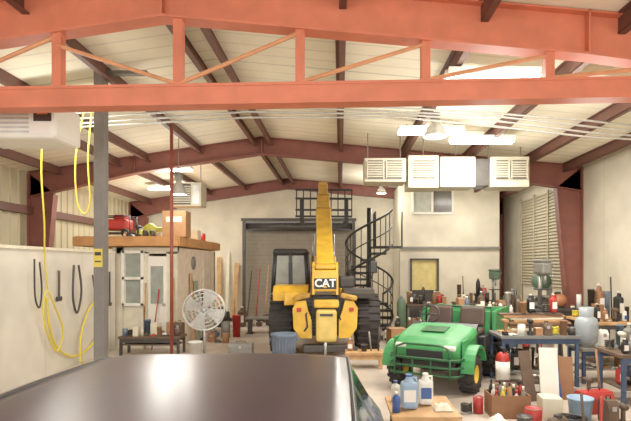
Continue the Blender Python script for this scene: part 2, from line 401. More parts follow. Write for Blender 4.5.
car=root('car','dark purple glossy sedan parked facing into the shop','car',(-.58,.1,0))
parts={'body':([],carM),'roof':([],carM),'window':([],glassM),'side_window':([],glassM),'windshield':([],glassM),'rear_window':([],glassM)}
for i in range(len(S)-1):
    y=S[i][0][1]
    for j in range(NS-1):
        jj=j if j<11 else NS-2-j
        key='body'
        if jj in (4,5) and .75<y<3.0 and not (1.86<y<1.98): key='window' if j<11 else 'side_window'
        elif jj>=7 and .52<y<1.1: key='rear_window'
        elif jj>=7 and 2.66<y<3.2: key='windshield'
        elif jj>=6 and 1.1<=y<=2.66: key='roof'
        parts[key][0].append((i,j))
for key,(fl,mt) in parts.items():
    b=B(); vid={};vs=[];fs=[]
    for i,j in fl:
        f=[]
        for a,c in ((i,j),(i+1,j),(i+1,j+1),(i,j+1)):
            if (a,c) not in vid: vid[(a,c)]=len(vs); vs.append(S[a][c])
            f.append(vid[(a,c)])
        fs.append(f)
    if key=='body':
        for e in (0,len(S)-1):
            base=len(vs); vs+=S[e]; fs.append([base+q for q in range(NS)])
    b.add(vs,fs,mt,None,True); b.done('side_window' if key=='window' else key,car)
for s_ in (-1,1): B().pipe([(s_*(rw[4]-.0),rw[0],rw[5]+.002) for rw in rows if 1.12<rw[0]<2.64],.008,blackM,n=6).done('roof_moulding',car)
def wheel(b,c,r,w,mt,rim,axis='X',n=28,lug=0,rr=.58):
    x,y,z=c
    b.lathe([(r*rr,-w*.42),(r*.9,-w*.5),(r,-w*.38),(r,w*.38),(r*.9,w*.5),(r*rr,w*.42)],mt,c=c,n=n,axis='X')
    for s_ in (-1,1):
        b.lathe([(0,s_*w*.18),(r*.2,s_*w*.22),(r*.25,s_*w*.1),(r*rr*.9,s_*w*.2),(r*rr,s_*w*.42)],rim,c=c,n=n,axis='X')
    if lug:
        for k in range(lug):
            a=2*math.pi*k/lug
            for s_ in (-1,1):
                b.box((x+s_*w*.24,y+(r+.005)*math.cos(a+s_*.06),z+(r+.005)*math.sin(a+s_*.06)),(w*.5,.05,.04),mt,rot=(math.degrees(a)-90,0,0))
for x in (-.78,.78):
    for y in (.85,3.85):
        b=B(); wheel(b,(x,y,.31),.31,.2,rubM,steelM); b.done('wheel',car)
# ---------------------------------------------------------------- telehandler
T=root('telehandler','yellow telescopic handler with black fork carriage raised','construction vehicle',(-.34,11.1,0),rz=2.5)
for x in (-.93,.93):
    for y in (0,3.2):
        b=B(); wheel(b,(x,y,.63),.61,.5,rubM,yelM,lug=24,rr=.48); b.done('wheel',T)
B().box((0,1.6,.75),(.8,4.4,.45),yelM,bev=.03).done('chassis',T)
for y in (0,3.2): B().box((0,y,.62),(1.35,.25,.25),dgreyM).done('axle',T)
B().box((0,-.6,.85),(1.12,.3,.84),blackM,bev=.02).done('radiator_recess',T)  # black box; dark gaps between the yellow parts are put into its colour
b=B()
for i in range(9): b.box((0,-.76,.55+i*.075),(1.04,.02,.03),dgreyM)
b.done('radiator_grille',T)
for s_ in (-1,1):
    B().prism([(s_*.27,.42),(s_*.5,.42),(s_*.64,.62),(s_*.66,1.02),(s_*.58,1.16),(s_*.4,1.18),(s_*.34,.95),(s_*.28,.8)],-.98,-.72,yelM).done('counterweight',T)
    B().box((s_*.53,-1.0,1.0),(.09,.04,.08),rdM,bev=.01).done('tail_light',T)
    B().box((s_*.48,-.9,1.25),(.34,.2,.1),dyelM,rot=(0,s_*12,0),bev=.03).done('step_plate',T)
B().box((.02,-1.0,.68),(.42,.2,.66),M('silver_box',(214,184,96),.45,.1),bev=.06).done('tool_box',T); B().box((.02,-1.11,.9),(.26,.02,.05),dgreyM).done('tool_box_latch',T)
B().box((.02,-1.02,1.12),(.5,.16,.16),yelM,bev=.03).done('rear_crossbar',T)
for sx,zz in ((-.2,1.3),(.22,1.28),(-.3,1.05)): B().pipe([(sx,-.85,zz),(sx*1.3,-1.0,zz-.15),(sx*1.2,-1.02,zz-.4),(sx*1.7,-.9,zz-.6)],.018,blackM).done('rubber_hose',T)
B().box((.0,-.98,.22),(.9,.25,.14),dgreyM,bev=.02).done('bumper',T); B().cyl((0,-1.14,.1),(0,-1.14,.36),.03,steelM).done('hitch_pin',T)
b=B(); b.prism([(-.7,1.16),(-.72,1.34),(-.5,1.46),(.4,1.46),(.4,1.34),(-.45,1.34),(-.6,1.22)],-1.08,-.36,yelM,'X'); b.done('fender',T)
b=B(); b.prism([(-.6,1.2),(-.62,1.3),(-.45,1.38),(.4,1.38),(.4,1.33),(-.4,1.31)],.4,1.05,dgreyM,'X'); b.done('fender',T)
B().box((-.7,-.74,1.2),(.3,.06,.26),yelM,rot=(0,0,15),bev=.02).done('side_panel',T)
for s_ in (-1,1): B().prism([(-.95,1.3),(-.15,1.2),(-.25,1.85),(-.75,1.96),(-.93,1.84)],s_*.24-.025,s_*.24+.025,yelM,'X').done('boom_mount',T)
B().box((0,-.9,1.58),(.5,.08,.44),yelM,bev=.03).box((0,-.8,1.86),(.42,.28,.1),yelM,bev=.03).done('boom_rear_cover',T); B().cyl((-.3,-.5,1.78),(.3,-.5,1.78),.08,dgreyM).done('pivot_pin',T)
B().box((0,-.945,1.52),(.46,.012,.22),blackM,bev=.005).done('name_plate',T,label='black plate with white letters and yellow triangle')
text('CAT','lettering',.22,M('white_letter',(250,250,246),.5),T,(0,-.956,1.525),bold=.005)
B().prism([(-.042,1.44),(.042,1.44),(0,1.482)],-.966,-.962,yelM).done('yellow_triangle',T)
ang=math.atan2(2.42,4.6)
bp=bpy.data.objects.new('boom',None); C.objects.link(bp); bp.parent=T; bp.location=(0,-.55,1.76); bp.rotation_euler=(ang,0,0)
B().box((0,1.5,.02),(.37,3.1,.44),yelM,bev=.02).done('outer_section',bp); B().box((0,3.05,.02),(.41,.1,.47),dyelM,bev=.02).done('section_collar',bp)
B().box((0,3.6,.02),(.33,1.3,.35),yelM,bev=.02).done('middle_section',bp); B().box((0,4.2,.02),(.36,.1,.38),dyelM,bev=.02).done('section_collar',bp)
B().box((0,4.75,.02),(.28,1.15,.28),yelM,bev=.02).box((0,5.3,-.1),(.26,.2,.6),yelM,bev=.03).done('inner_section',bp)
B().cyl((.0,.6,-.27),(.0,2.6,-.27),.05,dgreyM).cyl((.0,2.6,-.27),(.0,3.6,-.19),.03,steelM).done('hydraulic_cylinder',bp)
for o in (-.15,.14): B().pipe([(o,.2,-.22),(o,1.5,-.26),(o*.9,3.0,-.23),(o*.6,4.6,-.16)],.018,blackM).done('hydraulic_hose',bp)
for s_ in (-1,1): B().cyl((s_*.26,.6,1.0),(s_*.26,1.6,2.1),.05,yelM).cyl((s_*.26,1.6,2.1),(s_*.26,2.1,2.7),.03,steelM).done('lift_cylinder',T)
k=bpy.data.objects.new('fork_carriage',None); C.objects.link(k); k.parent=T; k.location=(.05,4.35,3.4)
b=B()
for z in (0,.2,.55,.82): b.box((-.02,0,z),(1.75,.06,.06),blackM)
for x in [-.86+i*.213 for i in range(9)]: b.box((x,0,.42),(.035,.04,.82),blackM)
b.box((-.02,-.08,.3),(.3,.12,.5),blackM); b.done('backrest',k)
for x in (-.7,.68): B().box((x,.1,.2),(.13,.06,.7),blackM).box((x,.65,-.14),(.13,1.15,.05),blackM).done('fork',k)
cx0,cx1,cy0,cy1=-1.2,-.38,.6,2.1
b=B(); xc=(cx0+cx1)/2
for x in (cx0,cx1):
    for y in (cy0,cy1): b.cyl((x,y,1.25),(x+(.05 if x<xc else -.05),y,2.15),.05,blackM,n=8)
b.box((xc,(cy0+cy1)/2,2.2),(.84,1.6,.16),blackM,bev=.075)
for y in (cy0,cy1): b.box((xc,y,1.34),(.84,.08,.14),blackM,bev=.02)
b.box((xc,cy0,1.8),(.06,.05,.8),blackM); b.box((cx0+.02,(cy0+cy1)/2,1.3),(.06,1.5,.12),blackM)
b.done('cab_frame',T)
for x,w_ in ((xc-.21,.33),(xc+.21,.33)): B().box((x,cy0+.02,1.77),(w_,.015,.7),cabgM).done('rear_cab_window',T)
B().box((cx0+.03,(cy0+cy1)/2,1.75),(.015,1.36,.75),glassM).done('side_cab_window',T); B().box((cx1-.03,(cy0+cy1)/2,1.75),(.015,1.36,.75),glassM).done('side_cab_window',T)
B().box((xc,(cy0+cy1)/2,1.08),(.86,1.46,.42),yelM,bev=.05).done('cab_body',T)
B().box((xc,1.3,1.45),(.46,.44,.12),blackM,bev=.04).box((xc,1.1,1.7),(.46,.12,.5),blackM,bev=.04).done('seat',T)
B().prism([(.3,.75),(2.1,.75),(2.1,1.3),(.5,1.38),(.3,1.2)],.36,.8,yelM,'X').done('engine_cover',T)
B().box((.52,.9,1.5),(.36,.9,.28),dgreyM,bev=.05).done('air_cleaner',T)
b=B(); b.pipe([(.8,.2,1.3),(1.05,.1,1.6),(1.1,.1,1.75)],.015,blackM); b.box((1.1,.08,1.85),(.16,.04,.26),blackM,bev=.02); b.done('mirror',T)
B().cyl((.6,.9,1.6),(.6,.9,2.0),.045,dgreyM).done('exhaust_pipe',T)
# ---------------------------------------------------------------- utility vehicle
G=root('utility_vehicle','green utility vehicle with cargo bed and tubular bumper guard','vehicle',(1.86,8.45,0),rz=-30); G.scale=(.94,.94,.96)
for x in (-.6,.6):
    b=B(); wheel(b,(x,-.85,.29),.28,.24,rubM,seatM,lug=14,rr=.5); b.done('wheel',G)
    for y in (.55,1.12):
        b=B(); wheel(b,(x,y,.29),.28,.26,rubM,seatM,lug=14,rr=.5); b.done('wheel',G)
B().box((0,.1,.42),(.9,2.5,.14),blackM,bev=.02).done('chassis',G); B().box((0,-.25,.5),(1.3,.7,.05),blackM).done('floor_pan',G)
raw=[(-1.24,.50),(-1.30,.58),(-1.32,.68),(-1.28,.76),(-1.16,.82),(-1.0,.86),(-.75,.91),(-.42,.97)]
prof=[]
for i in range(len(raw)-1):
    for k in range(3):
        t=k/3; p0=raw[max(i-1,0)];p1=raw[i];p2=raw[i+1];p3=raw[min(i+2,len(raw)-1)]
        prof.append(tuple(.5*((2*p1[q])+(p2[q]-p0[q])*t+(2*p0[q]-5*p1[q]+4*p2[q]-p3[q])*t*t+(3*p1[q]-p0[q]-3*p2[q]+p3[q])*t**3) for q in (0,1)))
prof.append(raw[-1])
nx=20; vs=[];fs=[]; L=len(prof)
for i in range(nx+1):
    t=-1+2*i/nx; x=math.copysign(abs(math.sin(t*math.pi/2)),t)*.6; q=abs(t)
    for (y,z) in prof:
        f=(y+1.32)/.9
        vs.append((x*(.9+.1*min(1,f*2)),y+.14*q**5*(1-min(1,f)),.5+(z-.5)*(1-.26*q**6)+(.025 if q<.45 and y>-1.2 else 0)))
for i in range(nx):
    for j in range(L-1): fs.append((i*L+j,(i+1)*L+j,(i+1)*L+j+1,i*L+j+1))
b=B(); b.add(vs,fs,greenM,None,True)
for s_ in (-1,1): b.box((s_*.57,-.8,.66),(.03,.75,.34),greenM,bev=.01)
b.done('hood',G)
for s_ in (-1,1):
    pts=[(-.85+.4*math.cos(a),.36+.38*math.sin(a)) for a in [math.radians(t) for t in range(15,181,15)]]
    inn=[(-.85+.36*math.cos(a),.36+.34*math.sin(a)) for a in [math.radians(t) for t in range(15,181,15)]]
    b=B(); 
    for (p,q,p2,q2) in zip(pts,pts[1:],inn,inn[1:]): b.prism([p,q,q2,p2],s_*.56,s_*.76,greenM,'X')
    b.done('front_fender',G)
    B().box((s_*.40,-1.285,.72),(.2,.07,.08),binM,rot=(-15,0,0),bev=.03).done('headlight',G)
B().box((0,-1.315,.61),(.6,.03,.13),blackM,bev=.01).done('front_grille',G)
B().box((0,-.78,.945),(.4,.34,.006),M('dark_green_decal',(24,86,44),.4),rot=(8,0,0)).done('hood_decal',G)
b=B()
for z in (.32,.44,.56): b.pipe([(-.6,-1.2,z),(-.54,-1.38,z),(-.4,-1.43,z),(.4,-1.43,z),(.54,-1.38,z),(.6,-1.2,z)],.02,dgrM)
for x in (-.45,-.15,.15,.45): b.pipe([(x,-1.43,.28),(x,-1.43,.58)],.016,dgrM)
b.pipe([(-.45,-1.42,.56),(-.42,-1.42,.72),(-.3,-1.41,.77),(.3,-1.41,.77),(.42,-1.42,.72),(.45,-1.42,.56)],.018,dgrM); b.done('brush_guard',G)
B().box((0,.2,.62),(1.3,.5,.3),blackM,bev=.03).done('seat_base',G)
for s_ in (-1,1):
    B().box((s_*.3,.18,.82),(.48,.42,.12),dseatM,bev=.05).box((s_*.3,.38,1.06),(.46,.1,.34),dseatM,rot=(-10,0,0),bev=.05).done('seat',G)
b=B(); b.pipe([(-.3,-.45,.9),(-.3,-.25,1.1)],.02,blackM)
b.pipe([(-.3+.17*math.cos(a),-.22+.1*math.sin(a),1.12+.14*math.sin(a)) for a in [2*math.pi*i/20 for i in range(20)]],.015,blackM,closed=True)
b.pipe([(-.47,-.22,1.12),(-.13,-.22,1.12)],.012,blackM); b.done('steering_wheel',G)
b=B(); b.prism([(-.45,.92),(-.3,1.0),(-.28,.6),(-.45,.6)],-.58,.58,blackM,'X'); b.done('dashboard',G)
B().box((0,1.05,.72),(1.36,1.1,.05),greenM).done('bed_floor',G)
for y in (.5,1.62): B().box((0,y,.94),(1.36,.05,.42),greenM,bev=.01).done('bed_end_panel',G)
for s_ in (-1,1): B().box((s_*.68,1.05,.94),(.05,1.14,.42),greenM,bev=.01).pipe([(s_*.68,.52,1.16),(s_*.68,1.6,1.16)],.022,greenM).done('bed_side_panel',G)
B().pipe([(-.62,.46,.7),(-.62,.46,1.22),(.62,.46,1.22),(.62,.46,.7)],.02,blackM).done('seat_rail',G)
# ---------------------------------------------------------------- fan
F=root('pedestal_fan','large grey round pedestal fan standing on floor','fan',(-2.58,9.5,0),rz=8)
B().lathe([(0,0),(.26,0),(.26,.03),(.06,.06),(.03,.08)],dgreyM).done('base',F)
B().cyl((0,0.05,.05),(0,.05,1.0),.025,steelM).done('pole',F)
B().lathe([(0,0),(.09,.01),(.1,.1),(.07,.2),(0,.22)],dgreyM,c=(0,.02,1.05),axis='Y').done('motor',F)
b=B()
for yy in (-.12,.04):
    for r_ in (.08,.16,.24,.31,.38):
        off=yy+(.05*(r_/.38)**2 if yy<0 else 0)
        b.pipe([(r_*math.cos(a),off,1.05+r_*math.sin(a)) for a in [2*math.pi*i/32 for i in range(32)]],.006 if r_<.38 else .015,galvM,n=5,closed=True)
    for i in range(24):
        a=2*math.pi*i/24
        b.pipe([(.05*math.cos(a),yy,1.05+.05*math.sin(a)),(.38*math.cos(a),yy+(.05 if yy<0 else 0),1.05+.38*math.sin(a))],.005,galvM,n=4)
b.done('guard',F)
b=B()
for i in range(4):
    a=math.pi/2*i+.4; mt=Matrix.Translation((0,-.03,1.05))@Matrix.Rotation(a,4,'Y')
    b.add([(.05,-.02,-.04),(.34,-.05,-.14),(.36,0,.02),(.33,.04,.14),(.05,.02,.05)],[(0,1,2,3,4)],galvM,mt)
b.lathe([(0,-.06),(.06,-.04),(.06,.02)],galvM,c=(0,0,1.05),axis='Y'); b.done('blade_set',F)
# ---------------------------------------------------------------- spiral stair
SP=root('spiral_staircase','black steel spiral staircase rising to a landing','staircase',(.87,14.9,0))
B().cyl((0,0,0),(0,0,3.6),.07,blackM).cyl((0,0,0),(0,0,.02),.2,blackM).done('centre_pole',SP)
N=13; H=2.45; a0=math.radians(-60); tot=math.radians(400); R=.7
for i in range(N):
    t0=a0+tot*i/N; z=H*(i+1)/N-.02; w=tot/N*1.1
    B().prism([(0.05*math.cos(t0),.05*math.sin(t0)),(R*math.cos(t0),R*math.sin(t0)),(R*math.cos(t0+w/2)*1.01,R*math.sin(t0+w/2)*1.01),(R*math.cos(t0+w),R*math.sin(t0+w)),(.05*math.cos(t0+w),.05*math.sin(t0+w))],z-.05,z+.02,blackM,'Z').done('tread',SP)
for i in range(N*2):
    t=a0+tot*i/(N*2); z=H*i/(N*2)+.05; B().cyl((R*math.cos(t),R*math.sin(t),z),(R*math.cos(t),R*math.sin(t),z+1.0),.015,blackM,n=6).done('baluster',SP)
for off,rr_ in ((1.05,.034),(.55,.018),(0.02,.035)):
    B().pipe([(R*math.cos(a0+tot*i/60),R*math.sin(a0+tot*i/60),H*i/60+off+.02) for i in range(61)],rr_,blackM,n=6).done('handrail',SP)
b=B(); b.box((.6,.6,H),(.85,.9,.05),blackM)
for x in (.2,1.0): b.pipe([(x,.2,H),(x,.2,H+1.05)],.025,blackM)
b.pipe([(.2,.2,H+1.05),(.2,1.0,H+1.05),(.2,1.0,H)],.025,blackM)
for i in range(6): b.cyl((.2,.25+i*.14,H),(.2,.25+i*.14,H+1.05),.014,blackM,n=6)
b.done('landing',SP)
# ---------------------------------------------------------------- slatted shutter standing on legs at right wall
b=B()
for i in range(30): b.box((0,0,-1.38+i*.088),(.04,3.2,.05),tanM,rot=(0,25,0))
for y in (-.5,.5): b.box((-.03,y,-.09),(.04,.07,2.7),tanM)
for y in (-1.57,1.57): b.box((-.03,y,-.72),(.04,.08,3.98),tanM)
b.done('slatted_shutter',loc=(XR-.03,14.3,2.715),label='tall tan slatted shutter panel standing at side wall',cat='shutter')
# ---------------------------------------------------------------- hoses & cords
def loopy(pts,r,m,name,lab,cat='hose'):
    P=[Vector(p) for p in pts]; out=[]
    for i in range(len(P)-1):
        p0=P[max(i-1,0)];p1=P[i];p2=P[i+1];p3=P[min(i+2,len(P)-1)]
        for k in range(8):
            t=k/8; out.append(.5*((2*p1)+(p2-p0)*t+(2*p0-5*p1+4*p2-p3)*t*t+(3*p1-p0-3*p2+p3)*t**3))
    out.append(P[-1]); return B().pipe(out,r,m,n=7).done(name,label=lab,cat=cat)
X_=-4.98
loopy([(X_,8.5,1.35),(X_,8.55,.9),(X_,8.8,.45),(X_,9.3,.2),(X_,9.9,.25),(X_,10.4,.55),(X_,10.6,.9),(X_,10.3,1.15),(X_,9.9,1.0),(X_,9.6,.5),(X_+.05,9.5,.05)],.02,hoseM,'air_hose','yellow air hose looped on white partition wall')
loopy([(X_+.05,8.4,1.5),(X_+.05,8.3,1.2),(X_+.05,8.4,.8),(X_+.05,8.7,.4),(X_+.05,8.9,.7),(X_+.05,8.7,1.1),(X_+.05,8.45,1.45)],.017,hoseM,'air_hose','yellow hose coil hanging from wall hook')
loopy([(-4.75,8.0,4.2),(-4.78,8.0,3.4),(-4.85,8.2,2.6),(-4.96,8.4,2.0),(-4.97,8.5,1.5)],.014,hoseM,'extension_lead','yellow power lead hanging from roof to wall','cable')
loopy([(-3.95,7.8,4.5),(-4.12,7.8,3.6),(-4.1,7.8,2.9),(-3.98,7.8,2.7),(-3.9,7.8,2.9),(-3.93,7.8,3.6),(-3.85,7.8,4.5)],.012,hoseM,'extension_lead','yellow power lead looped from the roof','cable')
loopy([(-4.95,8.1,2.0),(-4.94,8.1,1.4),(-4.94,8.22,1.2),(-4.94,8.28,1.5),(-4.94,8.22,1.95)],.014,blackM,'extension_lead','black power lead hung on partition wall','cable')
loopy([(-4.95,9.3,1.9),(-4.94,9.25,1.3),(-4.94,9.4,1.0),(-4.94,9.55,1.4),(-4.94,9.45,1.9)],.02,dgreyM,'extension_lead','dark grey lead coil on partition wall','cable')
loopy([(-4.95,10.0,1.7),(-4.94,10.1,1.3),(-4.94,10.2,1.2),(-4.94,10.25,1.5),(-4.94,10.15,1.75)],.016,dirtM,'extension_lead','brown lead coil on partition wall','cable')
loopy([(-4.9,9.5,.03),(-4.5,9.3,.03),(-4.2,9.6,.03),(-4.0,10.0,.03),(-3.5,9.9,.03)],.018,hoseM,'air_hose','yellow hose lying across floor')
def hung(y,z,h,m,lab,nm='hand_tool'):
    B().box((0,0,-h/2),(.03,.04,h),m,bev=.008).box((0,0,-h),(.035,.16,.08),dgreyM,bev=.01).cyl((-.03,0,0),(.03,0,0),.01,steelM).done(nm,loc=(-5.0,y,z),label=lab,cat='tool')
hung(8.9,1.8,.5,dirtM,'brown handled hammer hung on wall'); hung(10.85,1.75,.7,dgreyM,'grey steel tool hung on wall')
# ---------------------------------------------------------------- clutter factories
def carton(loc,s,rz=0,m=None,lab='brown cardboard carton with tape',op=False):
    r=root('cardboard_box',lab,'box',loc,rz); m=m or cardM
    B().box((0,0,s[2]/2),s,m,bev=.004).done('body',r)
    B().box((0,0,s[2]+.001),(s[0]*.99,.05,.003),creamM).done('tape',r)
def bottle(loc,r_,h,m,cap=whiteM,name='bottle',lab='plastic bottle',cat='bottle'):
    r=root(name,lab,cat,loc)
    B().lathe([(0,0),(r_,0),(r_,h*.68),(r_*.8,h*.78),(r_*.35,h*.86),(r_*.35,h*.9)],m,n=14).done('body',r)
    B().cyl((0,0,h*.89),(0,0,h),r_*.42,cap,n=12).done('cap',r)
def jug(loc,s,m,lab,rz=0,cap=whiteM):
    r=root('plastic_jug',lab,'jug',loc,rz); w,d_,h=s
    B().box((0,0,h*.4),(w,d_,h*.8),m,bev=.04).lathe([(w*.35,h*.78),(w*.18,h*.92),(w*.18,h*.95)],m,n=12).done('body',r)
    B().cyl((-.0,0,h*.94),(0,0,h),w*.2,cap,n=12).done('cap',r)
    B().pipe([(w*.1,0,h*.9),(w*.42,0,h*.9),(w*.46,0,h*.7)],.014,m).done('handle',r)
    B().box((0,-d_/2-.003,h*.4),(w*.7,.005,h*.35),whiteM if m!=binM else blueM).done('paper_label',r)
def can(loc,r_,h,m,lab='paint can with wire handle'):
    r=root('paint_can',lab,'can',loc)
    B().lathe([(0,0),(r_,0),(r_,h),(r_*.93,h),(r_*.9,h-.008),(0,h-.008)],m,n=16).done('body',r)
    B().lathe([(r_*1.0,h-.005),(r_*1.04,h),(r_*1.0,h+.005)],steelM,n=16).done('rim',r)
    B().pipe([(r_*math.cos(a),-.01,h*.75-r_*.5*math.sin(a)) for a in [math.pi*i/8 for i in range(9)]],.003,steelM,n=5).done('handle',r)
def bucket(loc,r_,h,m,lab):
    r=root('bucket',lab,'bucket',loc)
    B().lathe([(0,0),(r_*.82,0),(r_,h),(r_*1.05,h),(r_*1.05,h-.02),(r_*.97,h-.02),(r_*.78,.02),(0,.02)],m,n=20).done('body',r)
    B().pipe([(r_*1.02*math.cos(a),-r_*.5*math.sin(a),h-r_*.9*math.sin(a)) for a in [math.pi*i/10 for i in range(11)]],.004,steelM,n=5).done('handle',r)
def toolbox(loc,s,m,lab,rz=0):
    r=root('toolbox',lab,'toolbox',loc,rz); w,d_,h=s
    B().box((0,0,h*.35),(w,d_,h*.7),m,bev=.01).done('body',r)
    B().prism([(-d_/2,h*.7),(d_/2,h*.7),(d_*.3,h*.95),(-d_*.3,h*.95)],-w/2,w/2,m,'X').done('lid',r)
    B().pipe([(-w*.2,0,h*.95),(-w*.2,0,h*1.1),(w*.2,0,h*1.1),(w*.2,0,h*.95)],.008,blackM).done('handle',r)
    B().box((0,-d_/2-.005,h*.68),(.05,.012,.05),steelM).done('latch',r)
def bench(name,loc,s,top,leg,lab,rz=0,shelf=True):
    r=root(name,lab,'table',loc,rz); w,d_,h=s
    B().box((0,0,h-.025),(w,d_,.05),top,bev=.006).done('tabletop',r)
    for x in (-1,1):
        for y in (-1,1): B().box((x*(w/2-.05),y*(d_/2-.05),(h-.05)/2),(.05,.05,h-.05),leg).done('leg',r)
    if shelf: B().box((0,0,.22),(w-.12,d_-.12,.025),top).done('shelf',r)
    for y in (-1,1): B().box((0,y*(d_/2-.04),h-.09),(w-.1,.02,.08),leg).done('apron',r)
def board(loc,s,rot,m,lab='raw wooden board'):
    o=B().box((0,0,s[2]/2),s,m,bev=.004).done('wooden_board',loc=loc,label=lab,cat='board'); o.rotation_euler=[math.radians(a) for a in rot]; return o
def stick(p,q,r_,m,lab,name='tool_handle',cat='tool'):
    B().cyl((0,0,0),Vector(q)-Vector(p),r_,m,n=8).done(name,loc=p,label=lab,cat=cat)
def rag(loc,w,m,lab):
    n=7; vs=[];fs=[]
    for i in range(n):
        for j in range(n):
            u=(i/(n-1)-.5)*2; v=(j/(n-1)-.5)*2; e=max(0,1-max(abs(u),abs(v))**2)
            vs.append((u*w/2*random.uniform(.85,1.0),v*w/2*random.uniform(.85,1.0),.004+e*w*.4*random.uniform(.5,1.2)))
    for i in range(n-1):
        for j in range(n-1): fs.append((i*n+j,(i+1)*n+j,(i+1)*n+j+1,i*n+j+1))
    B().add(vs,fs,m,None,True).done('cloth_rag',loc=loc,label=lab,cat='rag')
def drill(loc,m,rz,lab):
    r=root('power_drill',lab,'drill',loc,rz)
    B().lathe([(0,-.09),(.035,-.09),(.04,0),(.03,.07)],m,c=(0,0,.22),axis='X',n=12).box((-.03,0,.12),(.05,.04,.16),m,bev=.01).done('body',r)
    B().box((-.02,0,.03),(.11,.07,.06),blackM,bev=.01).done('battery',r); B().cyl((.07,0,.22),(.14,0,.22),.02,blackM,r2=.012).cyl((.14,0,.22),(.2,0,.22),.004,steelM).done('chuck',r)
def coil(loc,R_,m,lab):
    pts=[((R_-.01+.01*math.sin(5*a))*math.cos(a),(R_-.01+.01*math.cos(3*a))*math.sin(a),.02+.014*a/math.pi) for a in [2*math.pi*4*i/72 for i in range(73)]]
    B().pipe(pts,.013,m,n=6).done('cable_coil',loc=loc,label=lab,cat='cable')
def motor(loc,s,m,rz,lab):
    r=root('electric_motor',lab,'motor',loc,rz)
    b=B(); b.lathe([(0,-.16*s),(.08*s,-.16*s),(.1*s,-.12*s),(.1*s,.12*s),(.07*s,.16*s),(0,.16*s)],m,c=(0,0,.13*s),axis='X')
    for i in range(6): b.lathe([(.1*s,-.1*s+i*.04*s-.006),(.115*s,-.1*s+i*.04*s),(.1*s,-.1*s+i*.04*s+.006)],m,c=(0,0,.13*s),axis='X')
    b.done('housing',r); B().box((0,0,.015),(.22*s,.2*s,.03),dgreyM).done('foot',r); B().cyl((.16*s,0,.13*s),(.24*s,0,.13*s),.014*s,steelM).done('shaft',r)
    B().box((0,0,.25*s),(.1*s,.08*s,.05*s),dgreyM,bev=.01).done('terminal_box',r)
def paper(loc,w,rz,m,lab):
    n=5;vs=[];fs=[]
    for i in range(n):
        for j in (0,1): vs.append(((i/(n-1)-.5)*w,(j-.5)*w*1.3,.003+.02*abs(math.sin(i*1.3+j))))
    for i in range(n-1): fs.append((2*i,2*i+2,2*i+3,2*i+1))
    B().add(vs,fs,m,None,True).done('paper_sheet',loc=loc,rz=rz,label=lab,cat='paper')
PAL=[(rdM,'red'),(blueM,'blue'),(binM,'white'),(ylwM,'yellow'),(blackM,'black'),(greyM,'grey'),(woodM,'tan')]
MUT=[(dgreyM,'dark grey'),(binM,'white'),(dirtM,'dark brown'),(blackM,'black'),(greyM,'grey'),(cardM,'tan'),(dirtM,'brown'),(rdM,'red'),(bluegM,'blue-grey'),(blackM,'black'),(dcardM,'rust brown'),(creamM,'cream')]
def scatter(x0,x1,y0,y1,z,n,where,smax=1.0,ext=True):
    for i in range(n):
        x=x0+(x1-x0)*(i+.5)/n
        y=random.uniform(y0,y1); k=random.randrange(13 if ext else 6); m,cn=random.choice(MUT); f=random.uniform(.7,1.25)*smax
        w=(x1-x0)/n*.92; rz=random.uniform(-35,35)
        if k==0: carton((x,y,z),(min(w*.95,.24*f),.18*f,.18*f),rz*.1,random.choice([cardM,dcardM,creamM]),'small cardboard carton '+where)
        elif k==1: bottle((x,y,z),min(w/2,.045*f),.26*f,m,lab=cn+' plastic bottle '+where)
        elif k==2: can((x,y,z),min(w/2.1,.08*f),.18*f,m,cn+' paint can '+where)
        elif k==3: toolbox((x,y,z),(min(w,.34*f),.18*f,.2*f),m,cn+' toolbox '+where,rz*.1)
        elif k==4: bucket((x,y,z),min(w/2.15,.11*f),.22*f,m,cn+' bucket '+where)
        elif k==5: jug((x,y,z),(min(w*.9,.15*f),.12*f,.26*f),m,cn+' plastic jug '+where)
        elif k==6: rag((x,y,z),min(w,.3*f),m,'crumpled '+cn+' rag '+where)
        elif k==7: drill((x,y,z),m,90+rz*.4,cn+' power drill '+where)
        elif k==8: coil((x,y,z),min(w/2,.13*f),random.choice([blackM,hoseM,dgreyM]),'coiled cable lying '+where)
        elif k in (9,12): motor((x-.03,y,z),min(w/.42,1.0*f),m,rz*.2,cn+' electric motor '+where)
        elif k==10: paper((x,y,z),min(w,.26*f),rz*.3,whiteM,'white paper sheet '+where)
        else:
            h=.3*f+.15; stick((x,y,z),(x+random.uniform(-.05,.05),y+.04,z+h),.016,m,cn+' upright rod tool '+where)
def pile(x,y,z,n,L_,where):
    for i in range(n):
        board((x+random.uniform(-.1,.1),y+random.uniform(-.04,.04),z+i*.035),(random.uniform(.6,1)*L_,random.uniform(.1,.2),.032),(0,0,random.uniform(-10,10)),[woodM,creamM,cardM,dirtM,dcardM][i%5],'offcut board stacked '+where)
r=root('wooden_dolly','low wooden platform dolly holding jugs','cart',(.93,5.75,0))
B().box((0,0,.26),(.75,.85,.04),woodM,bev=.005).box((0,-.3,.2),(.7,.08,.08),woodM).box((0,.3,.2),(.7,.08,.08),woodM).done('platform',r)
for x in (-.3,.3):
    for y in (-.3,.3): B().lathe([(0,-.02),(.07,-.02),(.07,.02),(0,.02)],blackM,c=(x,y,.07),axis='X').box((x,y,.13),(.05,.05,.1),steelM).done('caster',r)
jug((.78,5.65,.285),(.19,.15,.38),pblueM,'pale blue jug standing on dolly',cap=blueM); jug((.99,5.8,.285),(.17,.14,.36),binM,'white plastic jug standing on dolly')
bottle((.66,5.95,.285),.055,.24,binM,blueM,lab='white bottle with blue cap on dolly'); bottle((.62,5.5,.285),.045,.22,blueM,lab='blue bottle on dolly edge')
rag((1.15,5.6,.285),.22,creamM,'crumpled cream rag on dolly')
r=root('trash_can','blue-grey ribbed trash can','trash can',(-1.08,9.65,0))
